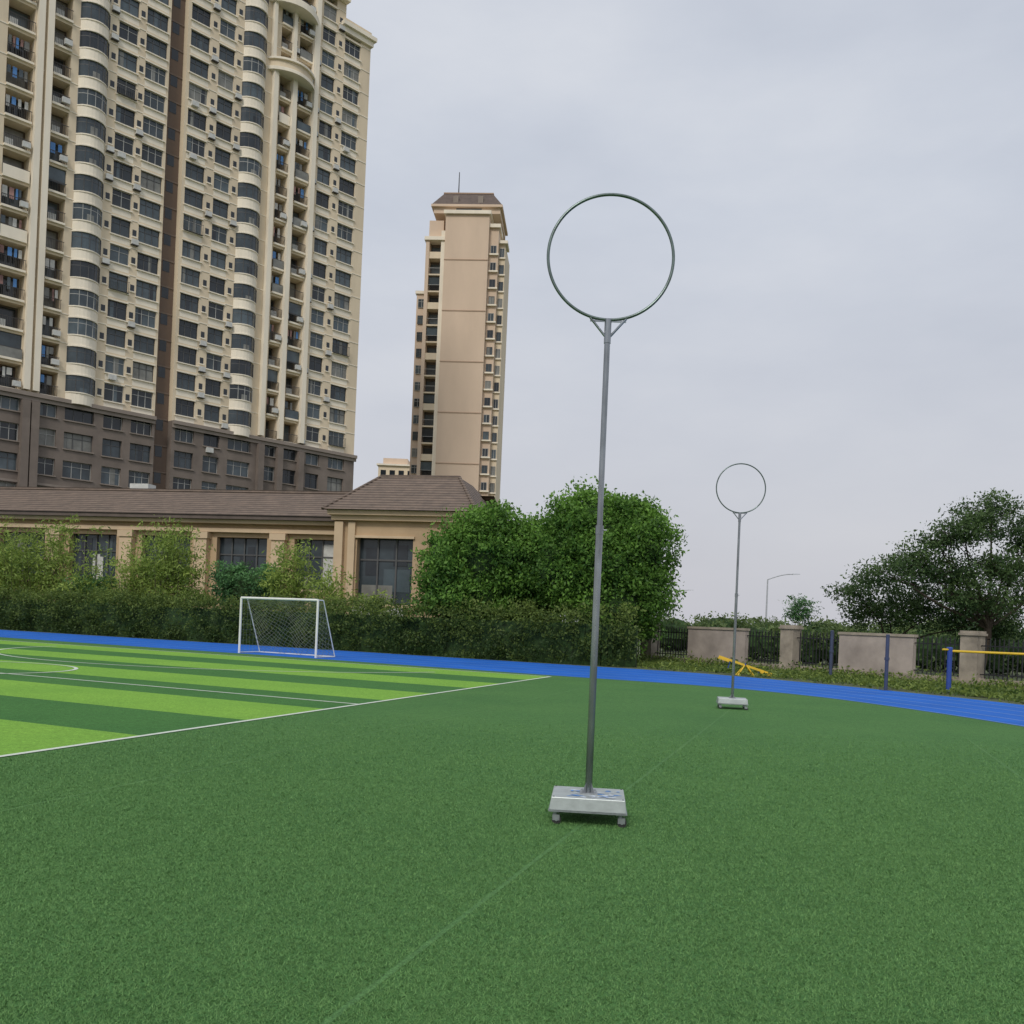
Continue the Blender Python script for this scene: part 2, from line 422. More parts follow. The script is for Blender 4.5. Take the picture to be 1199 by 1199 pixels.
# ------------------------------------------------------------ apartment building
def window(mb,F,t0,t1,o,z0,z1,light=None,nm=2,transom=True):
    gk=random.choices(['glassA','glassB','glassC','glassD'],[4,3.5,1.1,4])[0]
    if light is None: light=random.random()<.45
    mb.fbox(F,t0,t1,o-.06,o,z0,z1,gk)
    fk='framel' if light else 'frame'; w=.06
    mb.fbox(F,t0,t1,o+.002,o+.06,z0,z0+w,fk); mb.fbox(F,t0,t1,o+.002,o+.06,z1-w,z1,fk)
    mb.fbox(F,t0,t0+w,o+.003,o+.058,z0+w,z1-w,fk); mb.fbox(F,t1-w,t1,o+.003,o+.058,z0+w,z1-w,fk)
    for i in range(1,nm+1):
        x=t0+(t1-t0)*i/(nm+1); mb.fbox(F,x-.03,x+.03,o+.003,o+.056,z0+w,z1-w,fk)
    if transom:
        zz=z0+(z1-z0)*.68; mb.fbox(F,t0+w,t1-w,o+.004,o+.05,zz-.025,zz+.025,fk)
    if random.random()<.4:
        x0=random.uniform(t0+.1,max(t0+.12,t1-.7)); mb.fbox(F,x0,min(x0+random.uniform(.3,.6),t1-.07),o+.001,o+.02,z0+.1,z1-.1,random.choice(['glassC','glassA','glassB']))
def apartment():
    L=math.hypot(.692,.722); d=(.692/L,.722/L); n=(d[1],-d[0]); O=(-52.0,93.6); F=(O,d,n)
    e=group('apartment_building',(-37,108,0))
    cols=[(-29,-26.5,'w'),(-25.3,-22.8,'w'),(-21.5,-18.5,'bay'),(-17.4,-15.4,'balc'),(-13.5,-11,'w'),(-9.8,-7.4,'w'),(-5.8,-3,'bay'),
          (-.6,1.9,'balc'),(3.75,5.5,'balc'),(6.3,9.3,'bay'),(10.3,12.4,'w'),(13.3,15.7,'w'),
          (18.4,20.7,'w'),(21.9,23.9,'w'),(25.0,28.0,'bay'),(30.0,31.5,'balc'),(32.6,34.5,'balc'),(35.9,37.9,'w'),(39.3,41.8,'w')]
    zlow=23.0; fh=3.0
    def top(t):
        return 78.0 if t>39 else (81.0 if t>35 else 87.0)
    W=MB(); G=MB(); T=MB(); D=MB()
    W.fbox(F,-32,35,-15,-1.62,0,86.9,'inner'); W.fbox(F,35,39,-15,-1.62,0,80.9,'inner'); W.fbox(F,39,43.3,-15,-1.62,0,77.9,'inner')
    W.fbox(F,43.302,43.42,-15,-1.7,5,78,'cream')
    edges=[-32]
    for c in cols: edges+= [c[0],c[1]]
    edges.append(43.4)
    segs=[(edges[i],edges[i+1]) for i in range(0,len(edges),2)]
    def pier(a,b):
        zt=top((a+b)/2)
        W.fbox(F,a,b,-1.6,0,zlow,zt,'cream'); W.fbox(F,a,b,-1.6,.12,4,zlow-.001,'lowstone')
    for a,b in segs:
        if a<16.2<b:
            pier(a,16.0); pier(18.0,b)
            W.fbox(F,16.0,18.0,-1.6,-.9,4,87,'darkstrip')
            for z in np.arange(8,87,3.0): T.fbox(F,16.05,17.95,-.898,-.82,z,z+.16,'brownst')
            for z in np.arange(5.9,84,3.0): G.fbox(F,16.6,17.4,-.897,-.87,z+.9,z+2.2,'glassA')
        else: pier(a,b)
    for (a,b,ty) in cols:
        zt=top((a+b)/2); nf=int((zt-5)/fh)
        for k in range(nf):
            z=5+fh*k; low=z<zlow-.5; wm='lowstone' if low else 'cream'; f0=.12 if low else 0
            if z+fh>zt: break
            if low or ty=='w':
                zs=.78 if ty=='w' else .9
                W.fbox(F,a,b,-.5,f0,z,z+zs,wm if low else 'trim'); W.fbox(F,a,b,-.5,f0,z+2.66,z+3.0,wm)
                window(G,F,a,b,-.22,z+zs,z+2.66,nm=2 if b-a>2.2 else 1)
                T.fbox(F,a-.12,b+.12,f0+.003,f0+.16,z+zs-.12,z+zs,'lowtrim' if low else 'trim')
                if not low: T.fbox(F,a-.08,b+.08,.003,.09,z+2.66,z+2.78,'trim')
                r=random.random()
                if r<.07: D.fbox(F,a+.3,a+1.1,f0+.01,f0+.42,z+.05,z+.6,'ac')
                elif r<.15 and not low:
                    for j in range(int((b-a)/.2)+1): D.fbox(F,a+j*.2,a+j*.2+.03,.36,.39,z+.8,z+1.9,'rail')
                    D.fbox(F,a,b,.17,.39,z+.76,z+.79,'rail'); D.fbox(F,a,b,.35,.4,z+1.9,z+1.94,'rail')
            elif ty=='bay':
                dp=.95
                W.arc(F,a,b,dp,z-.34,z+.78,'trim'); G.arc(F,a+.04,b-.04,dp-.1,z+.78,z+2.66,random.choice(['glassA','glassB','glassD','glassD']),cap=False)
                T.arc(F,a-.05,b+.05,dp+.10,z+.76,z+.88,'trim'); T.arc(F,a-.05,b+.05,dp+.12,z+2.6,z+2.74,'trim')
                fk=random.choice(['frame','frame','framel'])
                for j in range(0,9,2):
                    x=j/8; t=a+(b-a)*x; o=(dp-.08)*(math.sin(math.pi*min(max(x,.0),1))**.7)
                    G.fbox(F,t-.03,t+.03,o-.05,o+.02,z+.88,z+2.6,fk)
                G.arc(F,a+.03,b-.03,dp-.08,z+2.08,z+2.14,fk,cap=False)
                W.fbox(F,a,b,-1.6,-.02,z+2.62,z+3.0,'cream') ; W.fbox(F,a,b,-1.6,-.02,z,z+.86,'cream')
                if random.random()<.4: G.arc(F,a+.1,b-.1,dp-.094,z+.9,z+random.uniform(1.3,2.0),random.choice(['glassC','glassB','glassA']),cap=False)
            else:
                W.fbox(F,a,b,-1.6,.25,z-.12,z+.10,'trim')
                W.fbox(F,a,b,-1.6,.0,z+2.62,z+2.88,'cream')
                G.fbox(F,a+.25,b-.25,-1.6,-1.5,z+.15,z+2.4,random.choice(['glassA','glassA','glassB','glassC']))
                for j in range(int((b-a)/.16)+1): D.fbox(F,a+.03+j*.16,a+.06+j*.16,.16,.19,z+.10,z+1.1,'rail')
                D.fbox(F,a,b,.14,.21,z+1.1,z+1.15,'rail')
                r=random.random()
                if r<.35: D.fbox(F,a+.15,a+.95,-.5,-.1,z+.2,z+.85,'ac')
                elif r<.75: 
                    x=a+.2
                    while x<b-.4:
                        w_=random.uniform(.2,.5); D.fbox(F,x,x+w_,-.45,-.4,z+random.uniform(1.0,1.5),z+2.2,random.choice(['glassC','ac','glassB','film','cloth'])); x+=w_+random.uniform(.05,.4)
                elif r<.9: G.fbox(F,a,b,-.25,-.2,z+1.16,z+2.6,random.choice(['glassB','glassD']))
                if random.random()<.35: D.fbox(F,b-.85,b-.1,.22,.55,z+.3,z+.85,'ac')
                if random.random()<.25: D.fbox(F,a,b,.195,.215,z+.12,z+1.08,random.choice(['glassB','trim','glassC']))
    for a,b in segs:
        if b-a>.6 and not (a<16.2<b):
            for z in np.arange(23+.0,top((a+b)/2)-1,3.0):
                T.fbox(F,a+.02,b-.02,.003,.05,z+2.82,z+2.92,'trim')
                if .85<b-a<1.5 and a>0:
                    m_=(a+b)/2
                    G.fbox(F,m_-.22,m_+.22,.003,.02,z+1.2,z+1.9,'glassA'); T.fbox(F,m_-.3,m_+.3,.003,.12,z+1.06,z+1.19,'trim')
                    if random.random()<.35: D.fbox(F,m_-.36,m_+.36,.02,.38,z+.25,z+.8,'ac'); D.fbox(F,m_-.4,m_+.4,.006,.42,z+.17,z+.24,'rail')
    for lo,hi in ((-32,15.98),(18.02,43.6)):
        T.fbox(F,lo,hi,.13,.55,22.6,23.0,'lowtrim'); T.fbox(F,lo,hi,.13,.34,22.2,22.598,'lowtrim')
        T.fbox(F,lo,hi,.13,.22,13.75,13.98,'lowtrim')
    for t,zt in ((2.05,87),(2.95,87),(-14.9,87),(28.9,67.6),(31.55,67.6),(34.6,81),(-18.2,87)):
        T.fbox(F,t,t+.6,.02,.62,23.2,zt,'trim'); T.fbox(F,t-.08,t+.68,.14,.75,9,22.1,'lowstone')
    T.arc(F,28.2,35.0,1.9,67.6,68.0,'trim',K=14); T.arc(F,28.5,34.7,1.7,68.0,68.9,'cream',K=14); T.arc(F,28.2,35.0,2.0,68.9,69.15,'trim',K=14)
    for t in (28.6,31.4,34.4): T.fbox(F,t,t+.45,.02,.6,69.2,75.8,'trim')
    T.arc(F,28.0,35.2,2.1,75.8,76.6,'trim',K=14)
    T.fbox(F,38.6,43.9,-3,.7,78.0,78.5,'trim'); T.fbox(F,38.9,43.6,-3,.35,77.3,77.998,'trim'); T.fbox(F,39,43.4,-3,.1,78.5,79.2,'cream')
    T.fbox(F,34.6,39.4,-4,.8,81.0,81.5,'trim'); T.fbox(F,35,39,-4,.2,81.5,82.6,'cream'); T.fbox(F,-32,35.3,-4,.8,87,87.6,'trim')
    T.fbox(F,36,38,-3,-1,82.6,85,'cream')
    W.build('walls',e); G.build('windows',e); T.build('trim_and_cornices',e); D.build('balcony_railings_and_ac',e)
    r=MB(); r.fbox(F,-32,35,-15,-4.01,87,87.4,'mansard'); r.build('roof',e)
apartment()

# ------------------------------------------------------------ slim high rise
def highrise():
    a=R(-4); d=(math.cos(a),math.sin(a)); n=(math.sin(a),-math.cos(a)); F=((-14.2,160.5),d,n); e=group('high_rise_tower',(-11,166,0))
    W=MB(); T=MB(); G=MB()
    W.fbox(F,0,7.5,-14,0,0,71.0,'salmon')
    for z in np.arange(11,70,8.7): T.fbox(F,-.02,7.52,.004,.08,z,z+.16,'salmond')
    T.fbox(F,2.6,3.9,.02,.2,21.3,22.3,'lowstone'); G.fbox(F,2.85,3.65,.2,.26,21.5,22.1,'glassA')
    W.fbox(F,-3.3,-.01,-13,-2.6,0,66.8,'inner')
    W.fbox(F,-3.35,-2.75,-2.6,-.7,0,66.8,'salmon')
    W.fbox(F,-.75,-.012,-2.6,-.7,0,68.5,'trim')
    for k in range(22):
        z=3+2.9*k
        W.fbox(F,-2.74,-.76,-2.6,-.8,z-.15,z+.1,'cream'); 
        if k%3==0: W.fbox(F,-2.74,-.76,-2.0,-.85,z+.1,z+1.0,'cream')
        else:
            for j in range(12): T.fbox(F,-2.7+j*.17,-2.67+j*.17,-.9,-.86,z+.1,z+1.1,'rail')
            T.fbox(F,-2.74,-.76,-.92,-.85,z+1.1,z+1.16,'framel')
        G.fbox(F,-2.6,-.9,-2.6,-2.5,z+.2,z+2.3,random.choice(['glassA','glassB','glassD']))
        if random.random()<.5: G.fbox(F,-2.74,-.76,-1.2,-1.15,z+1.2,z+2.6,random.choice(['glassA','glassB','glassD']))
        window(G,F,-4.8,-3.5,-3.35,z+.9,z+2.4,nm=1) if z<57 else None
    W.fbox(F,-5.1,-3.352,-13,-3.5,0,58.5,'salmon')
    T.fbox(F,-5.3,-3.36,-6,-3.2,58.5,59.0,'trim'); T.fbox(F,-3.6,-.02,-5,-.4,66.8,67.4,'trim')
    W.fbox(F,-3.0,-.5,-8,-1.4,67.4,70.5,'salmon')
    W.fbox(F,7.52,9.1,-13,-1.2,0,69.2,'salmon'); W.fbox(F,9.11,10.2,-12,-2.6,0,67.0,'cream')
    for k in range(22):
        z=3+2.9*k
        window(G,F,7.8,8.8,-1.13,z+.9,z+2.3,nm=1,transom=False)
        T.fbox(F,7.6,9.2,-1.19,-.75,z+.6,z+.85,'trim')
        window(G,F,9.25,10.05,-2.52,z+.8,z+2.4,nm=1,transom=False)
        T.fbox(F,9.2,10.3,-2.59,-2.3,z+.55,z+.78,'trim')
    T.fbox(F,7.4,9.4,-6,-.7,69.2,69.8,'trim'); T.fbox(F,9.0,10.6,-6,-2.0,67.0,67.5,'trim')
    T.fbox(F,-.3,7.8,-13,.45,71.0,71.6,'trim'); W.fbox(F,-2.3,9.2,-12,-1.0,71.6,72.6,'salmon'); G.fbox(F,1.6,6.0,-.99,-.95,71.75,72.45,'glassA')
    T.fbox(F,-2.7,9.6,-12.5,-.5,72.6,73.0,'salmon')
    def P(t,o,z): return (F[0][0]+d[0]*t+n[0]*o,F[0][1]+d[1]*t+n[1]*o,z)
    r=MB(); r.hexa([P(-2.6,-12.4,73.0),P(9.5,-12.4,73.0),P(9.5,-.6,73.0),P(-2.6,-.6,73.0),P(-.8,-10.8,75.6),P(7.7,-10.8,75.6),P(7.7,-2.4,75.6),P(-.8,-2.4,75.6)],'mansard')
    r.fbox(F,-.9,7.8,-10.9,-2.3,75.6,75.8,'salmond')
    for t in (1.0,5.3): r.fbox(F,t,t+.9,-1.9,-.9,73.4,74.6,'lowtrim')
    r.fbox(F,4.6,6.2,-8,-5,75.8,76.8,'salmon')
    r.tube(P(1.3,-5,75.8),P(1.3,-5,80.6),.12,.07,'iron',6)
    W.build('walls',e); T.build('trim',e); G.build('windows',e); r.build('roof_crown',e)
highrise()
def farblock():
    F=((-34.3,230),(1,0),(0,-1)); e=group('distant_apartment_block',(-30,235,0)); W=MB();G=MB()
    W.fbox(F,0,9,-10,0,0,39.0,'cream'); W.fbox(F,1,7,-8,-1,39.4,41,'salmon'); W.fbox(F,-.4,9.4,-9,.5,39.0,39.4,'trim')
    for k in range(12):
        for j in range(4): G.fbox(F,.6+2.2*j,1.9+2.2*j,.002,.06,3.4+3*k,4.9+3*k,'glassA')
    W.build('walls',e); G.build('windows',e)
farblock()

# ------------------------------------------------------------ clubhouse
def club():
    d=np.array([.981,-.196]); d/=np.linalg.norm(d); n=(d[1],-d[0]); F=((-60,69.8),tuple(d),n); e=group('clubhouse_building',(-25,64,0))
    def P(t,o,z): return (F[0][0]+d[0]*t+n[0]*o,F[0][1]+d[1]*t+n[1]*o,z)
    W=MB();T=MB();G=MB();Rf=MB()
    W.fbox(F,0,58,-12,-.9,0,7.3,'inner')
    pil=[2.1+5.45*k for k in range(12)]
    for i,t in enumerate(pil):
        if t<49: 
            T.fbox(F,t-.45,t+.45,.002,.45,0,6.7,'clubtrim'); T.fbox(F,t-.55,t+.55,.002,.55,6.3,6.72,'clubtrim')
        if t<47:
            a,b=t+.95,t+4.5
            W.fbox(F,t-.95,a,-.9,0,0,7.3,'club')
            W.fbox(F,a,b,-.9,0,0,3.2,'club'); W.fbox(F,a,b,-.9,0,6.45,7.3,'club')
            G.fbox(F,a,b,-.6,-.5,3.2,6.45,'glassD')
            for x in np.linspace(a,b,5): G.fbox(F,max(a,x-.04),min(b,x+.04),-.498,-.4,3.2,6.45,'frame')
            G.fbox(F,a,b,-.497,-.42,5.3,5.38,'frame')
            for j in range(5):
                x=random.uniform(a,b-1); G.fbox(F,x,x+random.uniform(.3,.9),-.499-.001*j,-.48+.002*j,3.4,random.uniform(4.0,6.2),random.choice(['glassB','glassC','glassA','ac']))
            T.fbox(F,a-.15,b+.15,.003,.2,3.0,3.2,'clubtrim')
    a0,a1=50.2,58.6
    W.fbox(F,50.2-.05,a0+1.4,-8,1.8,0,7.5,'club'); W.fbox(F,a0+5.0,a0+6.0,-8,1.8,0,7.5,'club'); W.fbox(F,a1-.8,a1,-8,1.8,0,7.5,'club')
    for a,b in ((a0+1.4,a0+5.0),(a0+6.0,a1-.8)):
        W.fbox(F,a,b,.9,1.8,6.5,7.5,'club'); W.fbox(F,a,b,.9,1.8,0,2.4,'club'); G.fbox(F,a,b,1.1,1.2,2.4,6.5,'glassD')
        for x in np.linspace(a,b,4): G.fbox(F,max(a,x-.05),min(b,x+.05),1.202,1.3,2.4,6.5,'frame')
        G.fbox(F,a,b,1.203,1.28,5.1,5.2,'frame'); G.fbox(F,a+.2,b-1.4,1.204,1.23,2.6,3.6,'glassC')
        G.fbox(F,a+1.6,b-.3,1.204,1.225,3.2,4.6,'glassB'); G.fbox(F,a+2.2,b-.5,1.204,1.235,4.8,6.1,'glassA'); G.fbox(F,a+.4,a+1.2,1.204,1.232,4.2,5.9,'glassA')
        T.fbox(F,a-.1,b+.1,1.803,1.95,6.45,6.6,'clubtrim'); T.fbox(F,a-.1,b+.1,1.803,2.0,2.25,2.4,'clubtrim')
    T.fbox(F,a0-.0,a0+.55,1.803,2.1,0,7.4,'clubtrim'); T.fbox(F,a0+.85,a0+1.3,1.803,2.0,0,7.4,'clubtrim')
    T.fbox(F,a0+1.6,a0+4.8,2.4,2.7,0,2.2,'ac')
    T.fbox(F,-1,a0-.06,.003,.35,6.75,7.0,'clubtrim'); T.fbox(F,-1,a0-.06,-.9,.6,7.302,7.55,'clubtrim'); T.fbox(F,-1,a0-.06,-.9,.95,7.552,7.8,'mansard')
    T.fbox(F,a0-.2,a1+.3,-8,2.2,7.502,7.8,'clubtrim'); T.fbox(F,a0-.35,a1+.5,-8,2.5,7.802,8.1,'clubtrim')
    Rf.poly([P(-2,1.05,7.81),P(a0+1,1.05,7.81),P(a0+1,-5,10.1),P(-2,-5,10.1)],'roof'); Rf.poly([P(-2,-5,10.1),P(a1,-5,10.1),P(a1,-12.5,7.4),P(-2,-12.5,7.4)],'roof')
    Rf.fbox(F,-2,a0+1.5,-5.15,-4.85,10.08,10.25,'roof')
    e0,e1=a0-.55,a1+.7
    B=[P(e0,2.8,8.102),P(e1,2.8,8.102),P(e1,-9,8.102),P(e0,-9,8.102)]; U=[P(e0+2.2,-1.4,10.75),P(e1-2.2,-1.4,10.75),P(e1-2.2,-5,10.75),P(e0+2.2,-5,10.75)]
    Rf.poly([B[0],B[1],U[1],U[0]],'roof');Rf.poly([B[1],B[2],U[2],U[1]],'roof');Rf.poly([B[2],B[3],U[3],U[2]],'roof');Rf.poly([B[3],B[0],U[0],U[3]],'roof');Rf.poly(U,'roof')
    Rf.tube(U[0],U[1],.12,.12,'roof',8); Rf.tube(B[0],U[0],.11,.11,'roof',8); Rf.tube(B[1],U[1],.11,.11,'roof',8)
    Rf.fbox(F,31,32.5,-6.5,-5.5,10,10.7,'ac')
    W.build('walls',e);T.build('pillars_and_cornice',e);G.build('windows',e);Rf.build('tiled_roof',e)
club()

# ------------------------------------------------------------ hedge
def hedge():
    e=group('hedge',(-15,48.5,0))
    path=np.array([(-62,74),(-45,64.5),(-29,55.2),(-12.4,46.9),(1.5,39.8),(5.2,38.9)]); pts=catmull([tuple(p) for p in path],12)
    P=[];T=[]; H=2.05; w=.75; c=MB()
    for i in range(len(pts)-1):
        a,b=pts[i],pts[i+1]; L=np.linalg.norm(b-a); d=(b-a)/L; nn=np.array([-d[1],d[0]])
        h=H*.82
        q=[a-nn*w*.5,b-nn*w*.5,b+nn*w*.5,a+nn*w*.5]
        c.hexa([(*x,-.02) for x in q]+[(*x,h) for x in q],'leafshade')
        if b[0]<-50: continue
        k=int(L*24)
        for _ in range(k):
            x=random.random(); s=random.random(); pp=a+(b-a)*x
            lump=.5+.5*math.sin(pp[0]*1.9+math.sin(pp[0]*.7)*2); Hh=H*(.93+.12*lump)
            if s<.66: o=w+random.uniform(-.15,.12); z=random.uniform(.08,Hh); o=-o
            elif s<.9: o=random.uniform(-w,w); z=Hh+random.uniform(-.15,.15)
            else: o=random.uniform(-w,w); z=Hh+random.uniform(.1,.35)
            cpt=np.array([*(pp+nn*o),z]); m=int(random.uniform(25,60)); q=rng.normal(size=(m,3))*np.array([.2,.2,.14])
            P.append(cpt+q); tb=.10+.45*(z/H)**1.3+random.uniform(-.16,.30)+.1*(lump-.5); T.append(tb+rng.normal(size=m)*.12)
    c.build('shade_core',e); P=np.concatenate(P); P[:,2]=np.maximum(P[:,2],.02); leaves('foliage',P,.07,.5,np.concatenate(T),'Lhedge',e)  # core is a dark filler block coloured as inner hedge shade, no stems
hedge()

# ------------------------------------------------------------ trees
def dense_tree(name,base,blobs,ncl,per,csz,size,mat,cf=.62,trunk=.16):
    e=group(name,base); m=MB()
    for j in range(4):
        bx=base[0]+random.uniform(-.3,.3); by=base[1]+random.uniform(-.3,.3); t=random.choice(blobs)
        limb(m,(bx,by,-.02),(t[0],t[1],t[2]),trunk,trunk*.35)
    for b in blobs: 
        if cf: core(m,b,'leafshade',cf)
    m.build('trunk_and_limbs',e)  # also holds the dark filler bodies coloured as shade inside the crown
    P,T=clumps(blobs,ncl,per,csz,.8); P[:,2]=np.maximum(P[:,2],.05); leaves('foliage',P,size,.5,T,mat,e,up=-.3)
dense_tree('ficus_tree',(4.0,42.6,0),[(4.0,42.6,4.7,3.1,2.9,2.9),(3.3,42.4,6.1,2.0,2.0,1.75),(5.6,42.3,5.2,1.6,1.9,2.1),(2.2,42.2,4.3,2.0,2.0,2.2),(5.7,41.9,3.2,1.4,1.5,1.9),(4.2,41.2,2.4,2.5,1.4,1.9),(5.0,42.5,6.3,1.3,1.4,1.2),(3.9,41.6,4.2,2.2,1.8,1.6)],1000,66,.29,.088,'Lficus')
dense_tree('ficus_tree.001',(-1.6,43.4,0),[(-1.6,43.4,4.2,2.3,2.2,2.5),(-2.9,43.2,3.6,1.5,1.5,2.1),(-.2,43.3,4.3,1.7,1.7,2.3),(-1.0,43.3,5.8,1.3,1.3,1.2),(-2.0,42.6,2.4,2.2,1.3,1.8)],700,66,.29,.088,'Lficus')
dense_tree('ficus_tree.002',(.9,44.5,0),[(.9,44.5,4.4,1.8,1.8,2.3),(.6,44.5,2.6,2.0,1.8,2.0)],300,66,.29,.088,'Lficus')

def bamboo(name,X,Y,w,h,n,mat='Lbamboo',per=70):
    e=group(name,(X,Y,0)); m=MB(); P=[];T=[]
    for i in range(n):
        bx=X+random.gauss(0,w*.28); by=Y+random.gauss(0,.5); hh=h*random.uniform(.6,1.02); lx=random.gauss(0,w*.22); ly=random.gauss(0,.4)
        prev=Vector((bx,by,-.02)); tt=random.uniform(.2,.8)
        for j in range(1,7):
            x=j/6; q=Vector((bx+lx*x**1.8,by+ly*x**1.8,hh*x)); m.tube(prev,q,.022*(1.1-x*.8),.022*(1.1-x),'bark',5,False); 
            if x>.22:
                for s in range(3):
                    k=int(per*random.uniform(.1,.4)); c=np.array(prev.lerp(q,random.random()))+rng.normal(size=3)*np.array([.33,.33,.15])
                    P.append(c+rng.normal(size=(k,3))*np.array([.24,.24,.17])); T.append(tt*.6+.2*x+rng.normal(size=k)*.15)
            prev=q
    m.build('stems',e); leaves('foliage',np.concatenate(P),.125,.28,np.concatenate(T),mat,e,up=.2)
bamboo('bamboo_clump',-31.6,58.8,3.0,6.6,30); bamboo('bamboo_clump.001',-28.6,57.2,3.2,6.8,32)
bamboo('bamboo_clump.002',-21.3,53.8,2.8,6.0,28); bamboo('bamboo_clump.003',-18.9,52.6,2.6,6.3,28)
bamboo('bamboo_clump.004',-11.7,49.4,1.7,5.4,20); bamboo('bamboo_clump.005',-9.6,48.2,1.2,4.2,12)
bamboo('bamboo_clump.006',-36.5,62,4,6.8,28); bamboo('bamboo_clump.007',-7.2,47.2,1.8,3.1,10)
bamboo('bamboo_clump.008',-25.4,55.6,1.6,4.6,9)
dense_tree('shrub',(-14.3,50.8,0),[(-14.3,50.8,2.7,1.7,1.2,1.5),(-13.3,50.6,3.0,1.0,1.0,1.2),(-15.3,51,3.2,.9,1,1.1)],110,70,.27,.085,'Lshrub',.55,.05)
dense_tree('shrub.001',(-25,56.5,0),[(-25,56.5,2.2,2.0,1.2,1.3)],70,70,.27,.085,'Lshrub',.55,.05)

def airy_tree(name,base,blobs,ncl,per,csz,size,mat,tr=.2,fork=2.2):
    e=group(name,base); m=MB(); f=Vector((base[0]+.2,base[1],fork)); limb(m,(base[0],base[1],-.02),f,tr,tr*.75)
    for b in blobs:
        c=Vector(b[:3]); k=f.lerp(c,.5)+Vector((0,0,.3)); limb(m,f,c,tr*.42,tr*.12)
        for j in range(6):
            dv=Vector(sph(1)[0]); dv.z=abs(dv.z)*.6; tgt=c+Vector((dv.x*b[3],dv.y*b[4],dv.z*b[5]))
            limb(m,k.lerp(c,random.uniform(.3,1)),tgt,tr*.12,tr*.04,seg=4)
    m.build('trunk_and_limbs',e)
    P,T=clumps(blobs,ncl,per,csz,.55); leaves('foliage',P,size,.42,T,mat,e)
airy_tree('spreading_tree',(20.3,40.5,0),[(20.4,40.5,7.2,1.5,1.6,.9),(19.2,40.3,6.3,1.4,1.4,.8),(22.3,40.8,6.4,1.8,1.6,1.2),(17.2,40.2,4.9,1.3,1.3,.9),(15.8,40.0,4.3,1.1,1.2,.7),(18.6,40.4,4.6,1.6,1.5,.9),(21,40.2,4.8,1.7,1.5,1.0),(23.5,40.8,4.4,1.8,1.5,1.3),(18.1,40.3,5.9,1.0,1.0,.5),(19.6,39.6,3.4,1.5,1.2,.8)],430,66,.28,.08,'Lright')
airy_tree('spreading_tree.001',(17.0,42.5,0),[(17.0,42.5,2.9,1.9,1.5,1.0),(15.6,42.5,3.6,1.0,1.0,.7),(19.5,42.5,3.2,1.8,1.5,1.2),(21.5,42,2.6,1.8,1.5,1.4)],260,66,.28,.08,'Lright',.12,1.4)
airy_tree('young_tree',(18.4,60.5,0),[(18.4,60.5,3.6,.7,.7,.6),(17.9,60.5,3.0,.7,.7,.6),(18.9,60.5,2.9,.7,.7,.6)],45,50,.2,.08,'Lshrub',.06,1.5)
e=group('distant_tree_line',(30,75,0)); bl=[]
for i in range(60):
    X=random.uniform(11,75); Y=random.uniform(58,95); s=random.uniform(1.0,1.8)*(Y/70); bl.append((X,Y,s*.7+random.uniform(0,.5),s*1.5,s*1.2,s*random.uniform(.8,1.1)))
for i in range(16):
    bl.append((12+i*1.0,56-i*.6,1.0,1.3,1.0,random.uniform(1.1,1.7)))
m=MB(); [core(m,b,'leafshade',.7) for b in bl]; m.build('crown_cores',e)  # dark bodies whose colour stands in for shade within the crowns
P,T=clumps(bl,1500,45,.36); leaves('foliage',P,.13,.5,T+.12,'Lfar',e)
P=[];T=[]
for i in range(1700):
    X=random.uniform(5.5,24); yl=44.5-(X-6.6)*1.188
    f=random.random()**.55; inner_y=np.interp(X,[5.5,9.5,11.3,13.5,14.9,30],[36.2,32.8,30,25.5,19,10]); Y=inner_y+.6+(yl-.5-inner_y)*f
    if Y>yl-.3 or Y<inner_y+.5: continue
    k=int(random.uniform(12,40)); hh=random.uniform(.03,.12)+(.2*random.random() if yl-Y<1.5 else 0)
    P.append(np.array([X,Y,hh])+rng.normal(size=(k,3))*np.array([.3,.3,hh*.5])); T.append(random.uniform(.1,.8)+rng.normal(size=k)*.15)
P=np.concatenate(P);P[:,2]=np.maximum(P[:,2],0.0); leaves('ground_cover_plants',P,.07,.4,np.concatenate(T),'Lweed')

# ------------------------------------------------------------ boundary wall
def wall():
    d=(.644,-.765); L=math.hypot(*d); d=(d[0]/L,d[1]/L); n=(d[1],-d[0]); F=((6.6,44.5),d,n); e=group('boundary_wall',(11.5,38.7,0))
    S=MB(); I=MB()
    pil=[-15,-7.5,0,7.6,14.95,22.4,29.9]
    for t in pil:
        S.fbox(F,t-.3,t+.3,-.3,.3,-.02,1.82,'wallpil'); S.fbox(F,t-.36,t+.36,-.36,.36,1.82,1.90,'wallpil'); S.fbox(F,t-.32,t+.32,-.32,.32,1.90,1.98,'wallpil')
        S.fbox(F,t-.34,t+.34,-.34,.34,-.02,.25,'wallpil')
    for i in range(len(pil)-1):
        a,b=pil[i]+.3,pil[i+1]-.3; p0=a+(b-a)*.29; p1=a+(b-a)*.735
        S.fbox(F,a,b,-.15,.15,-.02,.33,'wallpil'); S.fbox(F,p0,p1,-.12,.12,.33,1.68,'wallpanel'); S.fbox(F,p0-.04,p1+.04,-.17,.17,1.68,1.78,'wallpil')
        for (x0,x1) in ((a,p0),(p1,b)):
            for z in (.45,1.45): I.fbox(F,x0,x1,-.02,.02,z,z+.04,'iron')
            k=int((x1-x0)/.15)
            for j in range(1,k):
                x=x0+(x1-x0)*j/k; I.fbox(F,x-.017,x+.017,-.017,.017,.33,1.66,'iron')
                q=(F[0][0]+d[0]*x,F[0][1]+d[1]*x); I.tube((*q,1.66),(*q,1.76),.026,.002,'iron',4)
    S.build('masonry',e); I.build('iron_railings',e)
wall()

